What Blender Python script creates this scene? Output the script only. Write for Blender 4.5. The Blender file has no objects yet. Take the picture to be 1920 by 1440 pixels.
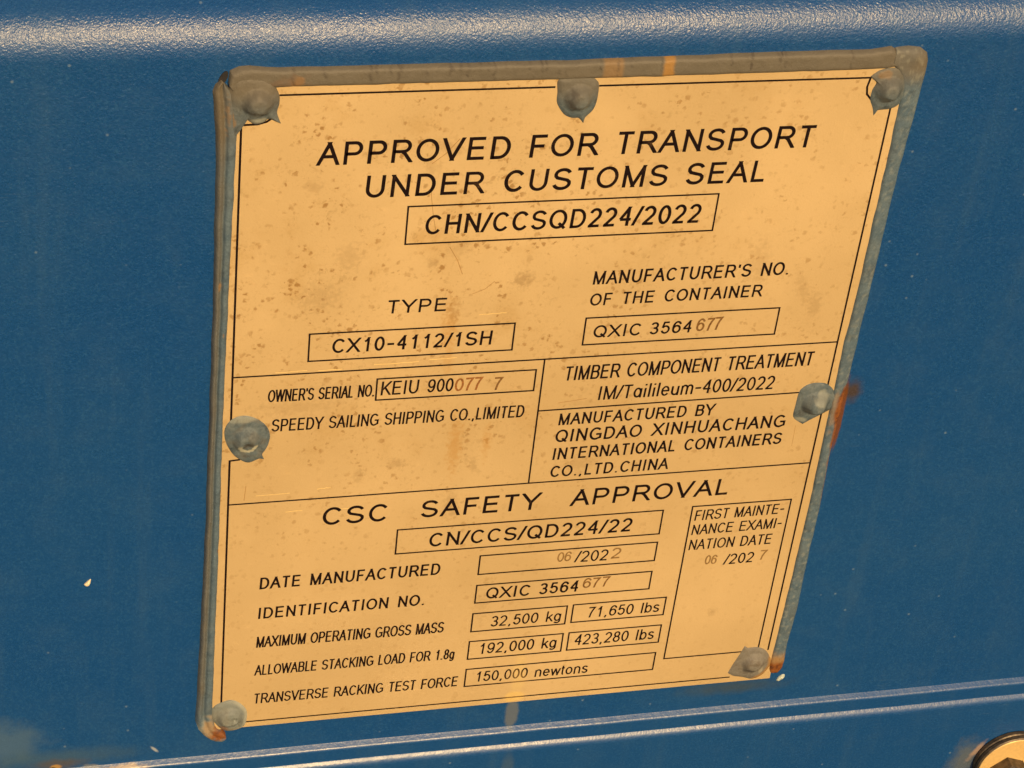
import bpy, bmesh, math, random
from math import sin, cos, pi, radians, sqrt
from mathutils import Vector, Matrix, noise

random.seed(4)
SC = bpy.context.scene
COL = SC.collection

# ---------------------------------------------------------------- camera, sky, sun, exposure
# Everything on the panel is laid out in millimetres in the plate's own frame:
# u = right, v = up, w = out of the panel (towards the viewer); w = 0 is the plate's face.
BASE = Vector((0, 0, 1.0))            # the plate's lower left print corner, 1 m above the ground


def P(u, v, w=0.0):
    return Vector((u / 1000.0, -w / 1000.0, v / 1000.0))


cam_d = bpy.data.cameras.new('camera')
cam = bpy.data.objects.new('camera', cam_d)
COL.objects.link(cam)
cam_d.sensor_width = 36.0
cam_d.lens = 4424.82 / 1920 * 36
cam_d.clip_start = 0.01
cam_d.clip_end = 200
R_right = Vector((0.96996848, -0.22230058, 0.09870969))
R_down = Vector((-0.05840148, -0.60681136, -0.79269745))
R_fwd = Vector((0.23611527, 0.76312674, -0.60157057))
mat = Matrix((R_right, -R_down, -R_fwd)).transposed().to_4x4()
mat.translation = BASE + Vector((-0.07991764, -0.52078377, 0.53920783))
cam.matrix_world = mat
SC.camera = cam

SUN_ELEV, SUN_ROT = radians(30), radians(171)
world = bpy.data.worlds.new('World')
SC.world = world
world.use_nodes = True
wn = world.node_tree
sky = wn.nodes.new('ShaderNodeTexSky')
sky.sky_type = 'NISHITA'
sky.sun_disc = False
sky.sun_elevation = SUN_ELEV
sky.sun_rotation = SUN_ROT
sky.dust_density = 2.5
bg = wn.nodes['Background']
bg.inputs['Strength'].default_value = 0.12
wn.links.new(sky.outputs[0], bg.inputs['Color'])

sun_d = bpy.data.lights.new('sun', 'SUN')
sun_d.energy = 4.3
sun_d.angle = radians(4)
sun_d.color = (1.0, 0.655, 0.275)
sun = bpy.data.objects.new('sun', sun_d)
COL.objects.link(sun)
sd = Vector((sin(SUN_ROT) * cos(SUN_ELEV), cos(SUN_ROT) * cos(SUN_ELEV), sin(SUN_ELEV)))
sun.rotation_euler = sd.to_track_quat('Z', 'Y').to_euler()
sun.location = BASE + sd * 3

SC.view_settings.view_transform = 'Standard'
SC.view_settings.look = 'None'
SC.view_settings.exposure = 0.0
SC.view_settings.gamma = 1.0
SC.view_settings.use_curve_mapping = False


# ---------------------------------------------------------------- helpers
def tag(o, label=None, cat=None, group=None, kind=None):
    if label: o['label'] = label
    if cat: o['category'] = cat
    if group: o['group'] = group
    if kind: o['kind'] = kind
    return o


def empty(name, loc):
    o = bpy.data.objects.new(name, None)
    o.empty_display_size = 0.02
    COL.objects.link(o)
    o.location = loc
    return o


def mesh_obj(name, verts, faces, material, parent=None, loc=None, smooth=False, attrs=None):
    me = bpy.data.meshes.new(name)
    me.from_pydata([tuple(v) for v in verts], [], faces)
    me.update()
    bm = bmesh.new()
    bm.from_mesh(me)
    bmesh.ops.recalc_face_normals(bm, faces=bm.faces)
    bm.to_mesh(me)
    bm.free()
    if smooth:
        for p in me.polygons:
            p.use_smooth = True
    for k, vals in (attrs or {}).items():
        a = me.attributes.new(k, 'FLOAT', 'POINT')
        a.data.foreach_set('value', vals)
    me.materials.append(material)
    o = bpy.data.objects.new(name, me)
    COL.objects.link(o)
    if parent: o.parent = parent
    if loc is not None: o.location = loc
    return o


class NT:
    """small node-building helper round one material"""
    def __init__(self, name):
        self.m = bpy.data.materials.new(name)
        self.m.use_nodes = True
        self.t = self.m.node_tree
        self.b = self.t.nodes['Principled BSDF']
        self.co = self.t.nodes.new('ShaderNodeTexCoord').outputs['Object']

    def put(self, sock, v):
        if isinstance(v, bpy.types.NodeSocket):
            self.t.links.new(v, sock)
        elif isinstance(v, (tuple, list)) and sock.type == 'RGBA' and len(v) == 3:
            sock.default_value = (*v, 1)
        else:
            sock.default_value = v

    def noise(self, scale, detail=2.0, rough=0.5, vec=None, dist=0.0):
        n = self.t.nodes.new('ShaderNodeTexNoise')
        self.put(n.inputs['Vector'], vec or self.co)
        n.inputs['Scale'].default_value = scale
        n.inputs['Detail'].default_value = detail
        n.inputs['Roughness'].default_value = rough
        n.inputs['Distortion'].default_value = dist
        return n.outputs['Fac']

    def vor(self, scale, rnd=1.0, vec=None):
        n = self.t.nodes.new('ShaderNodeTexVoronoi')
        self.put(n.inputs['Vector'], vec or self.co)
        n.inputs['Scale'].default_value = scale
        n.inputs['Randomness'].default_value = rnd
        return n.outputs['Distance'], n.outputs['Color']

    def math(self, op, a, b=0.0, c=None):
        n = self.t.nodes.new('ShaderNodeMath')
        n.operation = op
        self.put(n.inputs[0], a)
        self.put(n.inputs[1], b)
        if c is not None: self.put(n.inputs[2], c)
        return n.outputs[0]

    def vmath(self, op, a, b=(0, 0, 0)):
        n = self.t.nodes.new('ShaderNodeVectorMath')
        n.operation = op
        self.put(n.inputs[0], a)
        self.put(n.inputs[1], b)
        return n.outputs[1] if op == 'LENGTH' else n.outputs[0]

    def step(self, v, a, b, x=0.0, y=1.0):
        n = self.t.nodes.new('ShaderNodeMapRange')
        n.interpolation_type = 'SMOOTHSTEP'
        self.put(n.inputs['Value'], v)
        for k, q in (('From Min', a), ('From Max', b), ('To Min', x), ('To Max', y)):
            n.inputs[k].default_value = q
        return n.outputs[0]

    def mix(self, f, a, b):
        n = self.t.nodes.new('ShaderNodeMix')
        n.data_type = 'RGBA'
        self.put(n.inputs[0], f)
        self.put(n.inputs[6], a)
        self.put(n.inputs[7], b)
        return n.outputs[2]

    def attr(self, name):
        n = self.t.nodes.new('ShaderNodeAttribute')
        n.attribute_name = name
        return n.outputs['Fac']

    def spot(self, u, v, ru, rv, amt=0.6, soft=0.35, scale=250, ang=0.0):
        """mask of one stain: an ellipse with a ragged noisy outline (mm)"""
        d = self.vmath('SUBTRACT', self.co, (u / 1000, 0, v / 1000))
        if ang:
            r = self.t.nodes.new('ShaderNodeVectorRotate')
            r.rotation_type = 'Y_AXIS'
            self.put(r.inputs['Vector'], d)
            r.inputs['Angle'].default_value = radians(ang)
            d = r.outputs[0]
        d = self.vmath('MULTIPLY', d, (1000 / ru, 0, 1000 / rv))
        l = self.vmath('LENGTH', d)
        n = self.math('MULTIPLY_ADD', self.noise(scale, 4, 0.6), amt * 2, -amt)
        return self.step(self.math('ADD', l, n), 1 + soft, 1 - soft)

    def bump(self, h, strength=0.3, dist=0.001, prev=None):
        n = self.t.nodes.new('ShaderNodeBump')
        self.put(n.inputs['Strength'], strength)
        n.inputs['Distance'].default_value = dist
        self.put(n.inputs['Height'], h)
        if prev is not None: self.put(n.inputs['Normal'], prev)
        return n.outputs[0]

    def out(self, color=None, rough=None, metal=None, normal=None, **kw):
        for k, v in (('Base Color', color), ('Roughness', rough), ('Metallic', metal), ('Normal', normal)):
            if v is not None: self.put(self.b.inputs[k], v)
        for k, v in kw.items():
            self.put(self.b.inputs[k.replace('_', ' ')], v)
        return self.m


# ---------------------------------------------------------------- materials
RUST = (0.185, 0.060, 0.011)
RUST_DK = (0.07, 0.022, 0.009)


def blue_paint():
    t = NT('blue_paint')
    big = t.noise(9, 3, 0.6)
    mid = t.noise(70, 4, 0.65)
    c = t.mix(t.step(big, 0.3, 0.75), (0.0070, 0.052, 0.168), (0.0100, 0.058, 0.168))
    c = t.mix(t.math('MULTIPLY', t.step(mid, 0.45, 0.75), 0.10), c, (0.04, 0.095, 0.15))
    # fine grain of the sprayed coat
    g = t.noise(1400, 2, 0.7)
    c = t.mix(t.math('MULTIPLY', t.step(g, 0.48, 0.72), 0.26), c, (0.034, 0.115, 0.215))
    c = t.mix(t.math('MULTIPLY', t.step(g, 0.52, 0.28), 0.28), c, (0.004, 0.036, 0.108))
    run = t.noise(1.0, 5, 0.65, vec=t.vmath('MULTIPLY', t.co, (110, 60, 9)))     # faint rain runs
    c = t.mix(t.math('MULTIPLY', t.step(run, 0.50, 0.78), 0.16), c, (0.045, 0.10, 0.165))
    hair = t.noise(1.0, 2, 0.5, vec=t.vmath('MULTIPLY', t.co, (90, 400, 1500)), dist=0.3)
    area = t.step(t.noise(22, 3, 0.6), 0.54, 0.72)
    c = t.mix(t.math('MULTIPLY', t.math('MULTIPLY', t.step(hair, 0.64, 0.76), area), 0.30), c, (0.09, 0.15, 0.20))   # rub marks
    # pale specks of dust
    d, col = t.vor(210)
    sep = t.t.nodes.new('ShaderNodeSeparateColor')
    t.put(sep.inputs[0], col)
    keep = t.step(sep.outputs[0], 0.80, 0.84)
    size = t.step(d, 0.13, 0.03)
    c = t.mix(t.math('MULTIPLY', t.math('MULTIPLY', keep, size), 0.40), c, (0.20, 0.27, 0.30))
    # stains with a place of their own
    def stain(c, col, k, *a, **kw):
        return t.mix(t.math('MULTIPLY', t.spot(*a, **kw), k), c, col)
    c = stain(c, (0.055, 0.105, 0.165), 0.75, -69, -1, 14, 8.5, 0.8, 0.5, scale=140)    # grey scuff at the far left
    c = stain(c, (0.045, 0.085, 0.12), 0.6, -52, -9.5, 20, 3.5, 0.8, 0.8, scale=140)
    c = stain(c, (0.085, 0.06, 0.03), 0.55, -50, -12.0, 7, 2.0, 0.8, 0.7)
    c = stain(c, (0.35, 0.20, 0.05), 0.8, -51, -13.4, 1.6, 1.0, 0.5, 0.4)
    c = stain(c, (0.02, 0.012, 0.01), 0.95, -52, -14.0, 1.0, 0.6, 0.2, 0.3)
    c = stain(c, (0.058, 0.036, 0.014), 0.85, 189.0, 117.2, 2.6, 3.6, 0.8, 0.8)      # rust beside the right rivet
    c = stain(c, (0.125, 0.044, 0.009), 0.9, 186.9, 108.0, 0.9, 13, 0.35, 0.3)
    c = stain(c, (0.11, 0.125, 0.13), 0.75, 95.3, -8.6, 2.2, 6.4, 0.30, 0.25, scale=500)   # run below the plate
    c = stain(c, (0.05, 0.085, 0.12), 0.5, 95.3, -34, 2.2, 10, 0.4, 0.4)
    c = stain(c, (0.045, 0.06, 0.055), 0.6, 171, -6.0, 14, 2.4, 0.6, 0.9)
    c = stain(c, (0.09, 0.105, 0.11), 0.8, 263.5, -50, 5.0, 8, 0.8, 0.7)
    c = stain(c, (0.28, 0.20, 0.15), 0.9, 267.0, -45.8, 1.2, 4.0, 1.0, 0.6, ang=-28)      # worn paint by the washer
    c = stain(c, (0.36, 0.27, 0.17), 0.8, -30, -15.6, 6, 1.1, 1.0, 0.4)              # worn ridge edge, lower left
    c = stain(c, (0.18, 0.18, 0.16), 0.6, -40, -14.5, 3, 1.0, 1.0, 0.5)
    c = stain(c, (0.36, 0.38, 0.36), 0.7, -20.5, -9.5, 0.5, 1.6, 0.6, 0.5, ang=40)
    n1 = t.noise(520, 3, 0.6)
    n2 = t.noise(1450, 2, 0.65)
    nb = t.bump(n1, 0.16, 0.0006)
    sz = t.t.nodes.new('ShaderNodeSeparateXYZ')
    t.put(sz.inputs[0], t.co)
    # the rolled lower edge was sprayed thinner: less orange peel there
    peel = t.step(sz.outputs[2], -0.010, 0.20, 0.10, 0.54)
    nb = t.bump(n2, peel, 0.00035, nb)
    r = t.math('ADD', t.step(mid, 0.3, 0.8, 0.25, 0.34), t.step(sz.outputs[2], -0.01, 0.18, 0.045, 0.0))
    return t.out(c, r, 0.0, nb, Specular_IOR_Level=0.46)


def gold_sheet():
    t = NT('gold_sheet')
    big = t.noise(14, 3, 0.6)
    c = t.mix(t.step(big, 0.3, 0.7), (0.625, 0.438, 0.200), (0.68, 0.482, 0.228))
    # tarnish: small brown freckles, denser in the upper left part
    dn = t.noise(75, 4, 0.65)
    sx = t.t.nodes.new('ShaderNodeSeparateXYZ')
    t.put(sx.inputs[0], t.co)
    dens = t.math('MULTIPLY', t.step(sx.outputs[2], 0.03, 0.16, 0.22, 1.0), t.step(sx.outputs[0], 0.06, 0.15, 1.0, 0.55))
    dens = t.math('MULTIPLY', dens, t.step(dn, 0.42, 0.60, 0.12, 1.0))
    f1 = t.step(t.noise(620, 3, 0.62), 0.54, 0.66)
    f2 = t.step(t.noise(300, 4, 0.7, dist=0.5), 0.56, 0.70)
    f3 = t.step(t.noise(1300, 2, 0.6), 0.54, 0.72)
    wob = t.t.nodes.new('ShaderNodeTexNoise')
    t.put(wob.inputs['Vector'], t.co)
    wob.inputs['Scale'].default_value = 900
    wob.inputs['Detail'].default_value = 3
    vec = t.vmath('ADD', t.co, t.vmath('MULTIPLY', t.vmath('SUBTRACT', wob.outputs['Color'], (0.5, 0.5, 0.5)), (0.0022, 0, 0.0022)))
    vec = t.vmath('MULTIPLY', vec, (1, 0, 1))
    def freckle(scale, share, size):
        d, col = t.vor(scale, 1.0, vec)
        sp = t.t.nodes.new('ShaderNodeSeparateColor')
        t.put(sp.inputs[0], col)
        keep = t.step(sp.outputs[0], 1 - share, 1 - share + 0.12)
        rad = t.math('MULTIPLY_ADD', sp.outputs[1], size, size * 0.35)
        return t.math('MULTIPLY', keep, t.step(t.math('DIVIDE', d, rad), 1.15, 0.55))
    fr = t.math('MAXIMUM', freckle(330, 0.6, 0.24), freckle(640, 0.62, 0.32))
    wide = t.step(t.noise(48, 4, 0.6), 0.48, 0.72)
    c = t.mix(t.math('MULTIPLY', t.math('MULTIPLY', wide, dens), 0.40), c, (0.47, 0.27, 0.07))
    c = t.mix(t.math('MULTIPLY', t.math('MULTIPLY', fr, t.math('MULTIPLY_ADD', dens, 0.92, 0.06)), 0.76), c, (0.32, 0.160, 0.034))
    c = t.mix(t.math('MULTIPLY', t.math('MULTIPLY', f1, dens), 0.22), c, (0.30, 0.160, 0.034))
    c = t.mix(t.math('MULTIPLY', t.math('MULTIPLY', f2, dens), 0.30), c, (0.30, 0.165, 0.045))
    c = t.mix(t.math('MULTIPLY', t.math('MULTIPLY', f3, t.math('MULTIPLY_ADD', dens, 0.8, 0.2)), 0.20), c, (0.40, 0.225, 0.055))
    def stain(c, col, k, u, v, ru, rv, ang=0.0):
        return t.mix(t.math('MULTIPLY', t.spot(u, v, ru, rv, 2.6, 0.85, 640, ang), k), c, col)
    BR = (0.26, 0.145, 0.045)
    OC = (0.52, 0.245, 0.035)
    for (col, k, u, v, ru, rv, ang) in (
            (BR, 0.70, 80.7, 165.6, 2.4, 2.0, 0), (BR, 0.55, 54, 172.5, 1.3, 1.3, 0), (BR, 0.30, 61, 177, 3.4, 2.0, 20),
            (BR, 0.35, 31, 176, 3.0, 3.4, 0), (BR, 0.35, 23, 163, 5, 3.5, 0), (BR, 0.40, 20, 199, 1.8, 1.8, 0),
            (BR, 0.42, 113, 197, 1.3, 4.5, -25), (BR, 0.40, 56, 210, 3.5, 1.6, -15), (BR, 0.35, 51.5, 204, 1.6, 2.2, 0),
            (OC, 0.60, 61.0, 152, 1.8, 6.0, 0), (BR, 0.45, 61.5, 156, 1.6, 3, 0), (OC, 0.35, 61.5, 140, 1.3, 6, 0),
            (OC, 0.60, 66.0, 107, 1.6, 8.0, 0), (OC, 0.50, 75.5, 108, 1.0, 4.5, 0), (BR, 0.45, 72.0, 99.5, 1.1, 3.0, 30),
            (BR, 0.50, 49.0, 101.8, 2.2, 1.4, 0), (BR, 0.40, 38, 98, 1.2, 2.2, 0), (BR, 0.42, 66.5, 84, 1.8, 4.5, 0),
            (BR, 0.30, 18, 125, 9, 2.2, 0), (BR, 0.22, 43, 131, 12, 2.0, 0), (BR, 0.40, 170, 151, 1.8, 3.4, 0),
            (BR, 0.35, 105, 97, 5, 2.4, 10), (BR, 0.45, 157.5, 30.5, 1.3, 1.1, 0), (BR, 0.25, 80, 41, 2.2, 5, 0),
            (BR, 0.22, 104, 120, 5, 1.0, 0), (BR, 0.30, 150, 167, 3, 6, 0), (BR, 0.30, 165, 158, 1.5, 5, 20)):
        c = stain(c, col, k * (0.72 if col is OC else 0.62), u, v, ru, rv, ang)
    c = t.mix(t.math('MULTIPLY', t.spot(95.0, 0.2, 3.2, 2.2, 0.5, 0.3), 0.7), c, (0.82, 0.56, 0.17))    # clean run mark at the lower edge
    c = t.mix(t.math('MULTIPLY', t.spot(95.5, 10, 2.0, 9, 0.8, 0.5), 0.4), c, (0.80, 0.58, 0.22))
    r = t.step(big, 0.3, 0.8, 0.42, 0.54)
    r = t.math('ADD', r, t.math('MULTIPLY', f1, 0.12))
    nb = t.bump(t.noise(26, 2, 0.5), 0.16, 0.002)
    nb = t.bump(t.noise(1600, 2, 0.6), 0.12, 0.0003, nb)
    return t.out(c, r, 0.38, nb)


def putty(name, ca, cb, bumpy=0.55, dirt=0.45):
    """weathered sealant paint; rust, pale (bared primer) and dust come per vertex"""
    t = NT(name)
    n = t.noise(220, 4, 0.65)
    c = t.mix(t.step(n, 0.3, 0.7), ca, cb)
    g = t.noise(1600, 2, 0.7)
    c = t.mix(t.math('MULTIPLY', t.step(g, 0.5, 0.8), 0.35), c, tuple(min(1, x * 1.6) for x in cb))
    c = t.mix(t.math('MULTIPLY', t.step(g, 0.5, 0.25), 0.35), c, tuple(x * 0.55 for x in ca))
    bl = t.noise(240, 4, 0.7, dist=0.5)
    c = t.mix(t.math('MULTIPLY', t.step(bl, 0.52, 0.70), dirt), c, tuple(x * 0.42 for x in ca))
    c = t.mix(t.attr('dust'), c, t.mix(n, (0.100, 0.083, 0.055), (0.130, 0.108, 0.071)))
    c = t.mix(t.attr('pale'), c, (0.42, 0.41, 0.30))
    rn = t.noise(500, 3, 0.7)
    c = t.mix(t.attr('ochre'), c, (0.30, 0.155, 0.035))
    c = t.mix(t.attr('rust'), c, t.mix(t.step(rn, 0.45, 0.72), RUST, RUST_DK))
    d = t.attr('crack')  # cracks on the top bead, dark patches on the rivets
    c = t.mix(d, c, (0.045, 0.035, 0.025))
    nb = t.bump(t.noise(380, 4, 0.65), bumpy, 0.0006)
    nb = t.bump(g, 0.25, 0.0002, nb)
    return t.out(c, 0.6, 0.0, nb, Specular_IOR_Level=0.3)


def plain(name, col, rough=0.6, metal=0.0, var=0.25, scale=600, bump=0.1):
    t = NT(name)
    n = t.noise(scale, 3, 0.6)
    c = t.mix(t.step(n, 0.3, 0.7), tuple(x * (1 - var) for x in col), tuple(min(1, x * (1 + var)) for x in col))
    return t.out(c, rough, metal, t.bump(n, bump, 0.0003))


M_BLUE = blue_paint()
M_GOLD = gold_sheet()
M_BEAD = putty('sealant_paint', (0.066, 0.102, 0.128), (0.092, 0.128, 0.146))
M_RIVET = putty('rivet_paint', (0.068, 0.092, 0.102), (0.108, 0.128, 0.124), 0.5, 0.75)


def worn_ink():
    t = NT('black_ink')
    n = t.noise(160, 4, 0.7)
    f = t.noise(1500, 2, 0.6)
    c = t.mix(t.math('MULTIPLY', t.step(n, 0.55, 0.72), t.step(f, 0.35, 0.65)), (0.007, 0.0025, 0.0025), (0.075, 0.040, 0.016))
    c = t.mix(t.math('MULTIPLY', t.spot(95, 4, 3.5, 7, 0.8, 0.5), 0.55), c, (0.30, 0.18, 0.06))
    return t.out(c, 0.7, 0.0, None, Specular_IOR_Level=0.12)


M_INK = worn_ink()
M_STAMP = plain('stamped_metal', (0.17, 0.085, 0.022), 0.5, 0.1, 0.35, 1200)
M_STAMP_RUST = plain('stamped_rusty', (0.24, 0.095, 0.02), 0.55, 0.1, 0.35, 1200)
M_STAMP_FAINT = plain('stamped_faint', (0.23, 0.135, 0.045), 0.5, 0.1, 0.3, 1200)
M_BRIGHT = plain('bare_scratch', (0.92, 0.66, 0.26), 0.3, 0.3, 0.1)
M_DULL = plain('dull_scratch', (0.36, 0.20, 0.06), 0.5, 0.1, 0.2)
M_ZINC = plain('washer_face', (0.70, 0.46, 0.17), 0.42, 0.25, 0.06, 900, 0.12)
M_STEEL = plain('dark_steel', (0.085, 0.06, 0.034), 0.42, 0.3, 0.45, 500, 0.35)
M_CREAM = plain('cream_paint', (0.75, 0.62, 0.38), 0.5, 0, 0.15, 1500, 0.3)
M_GREYCHIP = plain('grey_chip', (0.42, 0.46, 0.38), 0.6, 0, 0.35, 1500, 0.4)
M_GAP_SHADE = plain('gap_shade', (0.010, 0.008, 0.007), 0.8)

# ---------------------------------------------------------------- the container panel
WALL = -1.0


def arc_pts(cv, cw, r, a0, a1, n):
    """points (v, w) round (cv, cw); angle = tilt of the outward normal above the horizontal"""
    return [(cv + r * sin(radians(a0 + (a1 - a0) * i / n)), cw + r * cos(radians(a0 + (a1 - a0) * i / n))) for i in range(n + 1)]


prof = []
# from the top downwards: recessed panel, sloping flank, rounded bend, flat field, two pressed ridges, lower field
rb = 15.0
v0 = 237.4
bend = arc_pts(v0, WALL - rb, rb, 58, 0, 18)
tv, tw = bend[0]
sl = (cos(radians(58)), -sin(radians(58)))
prof += [(tv + 420, tw - 36), (tv + sl[0] * 42 + 6, tw - 36)]
prof += [(tv + sl[0] * 42, tw + sl[1] * 42)]
prof += bend
prof += [(v, WALL) for v in (200, 150, 100, 50, 0, -8)]
# ridge one: a sharp crease, a shelf, a tight round
prof += [(-14.2, WALL), (-14.33, WALL), (-14.40, WALL + 0.06), (-15.3, WALL + 1.13)]
prof += [(-15.33 - 1.45 * (sin(radians(50)) - sin(radians(a))), WALL + 1.16 + 1.45 * (cos(radians(a)) - cos(radians(50)))) for a in [50 - 50 * i / 8 for i in range(9)]]
F1 = prof[-1]
prof += [(F1[0] - 0.6, F1[1]), (-20.75, F1[1])]
# ridge two: lower and rounder
prof += [(-20.85, F1[1]), (-20.93, F1[1] + 0.05), (-21.25, F1[1] + 0.30)]
prof += [(-21.3 - 3.6 * (sin(radians(44)) - sin(radians(a))), F1[1] + 0.34 + 3.6 * (cos(radians(a)) - cos(radians(44)))) for a in [44 - 44 * i / 9 for i in range(10)]]
F2 = prof[-1]
prof += [(-40, F2[1]), (-90, F2[1]), (-420, F2[1])]
LOW = F2[1]

xs = [-900, -400] + [-120 + 8 * i for i in range(56)] + [700, 1100]
verts, faces = [], []
for x in xs:
    for (v, w) in prof:
        dw = 0.0
        dv = 0.0
        if v < -11 and v > -30:
            dv = 0.35 * noise.noise(Vector((x * 0.012, 3.1, 0))) + 0.10 * noise.noise(Vector((x * 0.07, 8.1, v * 0.1)))
            dw = 0.10 * noise.noise(Vector((x * 0.05, 1.7, v * 0.05)))
        elif v > 238:
            dv = 0.5 * noise.noise(Vector((x * 0.010, 6.1, 0)))
        verts.append(P(x, v + dv, w + dw))
n = len(prof)
for i in range(len(xs) - 1):
    for j in range(n - 1):
        a = i * n + j
        faces.append((a, a + 1, a + n + 1, a + n))
# back skin, 2 mm behind, closed along the rim
off = len(verts)
for x in xs:
    for (v, w) in prof:
        verts.append(P(x, v - 0.8, w - 2.0))
for i in range(len(xs) - 1):
    for j in range(n - 1):
        a = off + i * n + j
        faces.append((a, a + n, a + n + 1, a + 1))
for i in range(len(xs) - 1):
    for j in (0, n - 1):
        a = i * n + j
        faces.append((a, a + n, off + a + n, off + a))
for i in (0, len(xs) - 1):
    for j in range(n - 1):
        a = i * n + j
        faces.append((a, a + 1, off + a + 1, off + a))
panel = mesh_obj('container_panel', verts, faces, M_BLUE, None, BASE, smooth=True)
tag(panel, 'blue painted steel container panel with a rounded fold above and two ridges below the plate', 'container panel')

# ---------------------------------------------------------------- the plate
plate = empty('data_plate', BASE)
tag(plate, 'golden metal approval plate with black lettering riveted to the blue container panel', 'plate')


def box(u0, u1, v0, v1, w0, w1, bev=0.0):
    if not bev:
        vs = [P(u, v, w) for w in (w0, w1) for (u, v) in ((u0, v0), (u1, v0), (u1, v1), (u0, v1))]
        fs = [(3, 2, 1, 0), (4, 5, 6, 7)] + [(i, (i + 1) % 4, 4 + (i + 1) % 4, 4 + i) for i in range(4)]
        return vs, fs
    vs = []
    for (d, w) in ((0, w0), (0, w1 - bev), (bev, w1)):
        vs += [P(u, v, w) for (u, v) in ((u0 + d, v0 + d), (u1 - d, v0 + d), (u1 - d, v1 - d), (u0 + d, v1 - d))]
    fs = [(3, 2, 1, 0), (8, 9, 10, 11)]
    for k in (0, 4):
        fs += [(k + i, k + (i + 1) % 4, k + 4 + (i + 1) % 4, k + 4 + i) for i in range(4)]
    return vs, fs


def plate_sheet():
    vs, fs = box(-3.2, 183.0, -2.45, 231.5, -0.82, 0.0, 0.18)
    mesh_obj('plate_sheet', vs, fs, M_GOLD, plate)


plate_sheet()

INK = 0.03          # mm, height of the printed ink


def strip(pts, wd, z):
    """one ribbon of constant width along a polyline; mitred joints, butt ends -> verts, faces"""
    q = [Vector(p) for p in pts]
    q = [p for i, p in enumerate(q) if i == 0 or (p - q[i - 1]).length > 1e-5]
    closed = (q[0] - q[-1]).length < 1e-4 and len(q) > 3
    if closed: q = q[:-1]
    m = len(q)
    L, Rr = [], []
    for i in range(m):
        a = q[i - 1] if (i > 0 or closed) else None
        b = q[(i + 1) % m] if (i < m - 1 or closed) else None
        d1 = (q[i] - a).normalized() if a is not None else None
        d2 = (b - q[i]).normalized() if b is not None else None
        if d1 is None: d1 = d2
        if d2 is None: d2 = d1
        n1 = Vector((-d1.y, d1.x))
        n2 = Vector((-d2.y, d2.x))
        mm = n1 + n2
        if mm.length < 1e-6: mm = n1
        mm.normalize()
        k = 1 / max(0.42, mm.dot(n1))
        L.append(q[i] + mm * (wd / 2 * k))
        Rr.append(q[i] - mm * (wd / 2 * k))
    vs = [P(p.x, p.y, z) for p in L] + [P(p.x, p.y, z) for p in Rr]
    fs = []
    for i in range(m if closed else m - 1):
        j = (i + 1) % m
        fs.append((i, m + i, m + j, j))
    return vs, fs


class Ink:
    def __init__(self, z=INK):
        self.v, self.f, self.z = [], [], z

    def add(self, pts, wd):
        vs, fs = strip(pts, wd, self.z)
        o = len(self.v)
        self.v += vs
        self.f += [tuple(o + i for i in f) for f in fs]
        self.z += 0.0009

    def build(self, name, material):
        return mesh_obj(name, self.v, self.f, material, plate)


# ---- a monoline sans alphabet, in units of the cap height (x: from the left of the advance box)
def E(cx, cy, rx, ry, a0, a1, n=None):
    n = n or max(4, int(abs(a1 - a0) / 14))
    return [(cx + rx * cos(radians(a0 + (a1 - a0) * i / n)), cy + ry * sin(radians(a0 + (a1 - a0) * i / n))) for i in range(n + 1)]


G = {}


def g(ch, adv, *strokes):
    G[ch] = (adv, strokes)


g('A', .93, [(.055, 0), (.465, 1), (.875, 0)], [(.20, .35), (.73, .35)])
g('B', .93, [(.165, 0), (.165, 1), (.50, 1)] + E(.55, .765, .235, .235, 90, -90) + [(.165, .53)], [(.50, .53), (.55, .53)] + E(.58, .265, .25, .265, 90, -90) + [(.165, 0)])
g('C', 1.0, E(.53, .5, .40, .5, 38, 322))
g('D', 1.0, [(.165, 0), (.165, 1), (.46, 1)] + E(.46, .5, .41, .5, 90, -90) + [(.165, 0)])
g('E', .93, [(.83, 1), (.165, 1), (.165, 0), (.85, 0)], [(.165, .53), (.78, .53)])
g('F', .85, [(.78, 1), (.165, 1), (.165, 0)], [(.165, .50), (.70, .50)])
g('G', 1.08, E(.55, .5, .43, .5, 42, 300) + [(.96, .13), (.96, .45), (.58, .45)])
g('H', 1.0, [(.165, 0), (.165, 1)], [(.845, 0), (.845, 1)], [(.165, .53), (.845, .53)])
g('I', .39, [(.195, 0), (.195, 1)])
g('K', .93, [(.165, 0), (.165, 1)], [(.83, 1), (.165, .34)], [(.40, .57), (.86, 0)])
g('L', .78, [(.165, 1), (.165, 0), (.73, 0)])
g('M', 1.16, [(.165, 0), (.165, 1), (.58, .0), (.995, 1), (.995, 0)])
g('N', 1.0, [(.165, 0), (.165, 1), (.84, 0), (.84, 1)])
g('O', 1.08, E(.54, .5, .43, .5, 90, 450, 28))
g('P', .93, [(.165, 0), (.165, 1), (.52, 1)] + E(.55, .725, .26, .275, 90, -90) + [(.165, .45)])
g('Q', 1.08, E(.54, .5, .43, .5, 90, 450, 28), [(.60, .27), (.98, -.06)])
g('R', 1.0, [(.165, 0), (.165, 1), (.55, 1)] + E(.59, .74, .26, .26, 90, -90) + [(.165, .48)], [(.52, .48), (.66, .38), (.92, 0)])
g('S', .93, E(.465, .745, .33, .255, 18, 180) + [(.15, .66), (.23, .57), (.465, .505), (.70, .44), (.80, .35)] + E(.465, .265, .35, .265, 0, -168))
g('T', .85, [(.06, 1), (.79, 1)], [(.425, 1), (.425, 0)])
g('U', 1.0, [(.165, 1), (.165, .36)] + E(.505, .36, .34, .36, 180, 360) + [(.845, 1)])
g('V', .93, [(.055, 1), (.465, 0), (.875, 1)])
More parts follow.
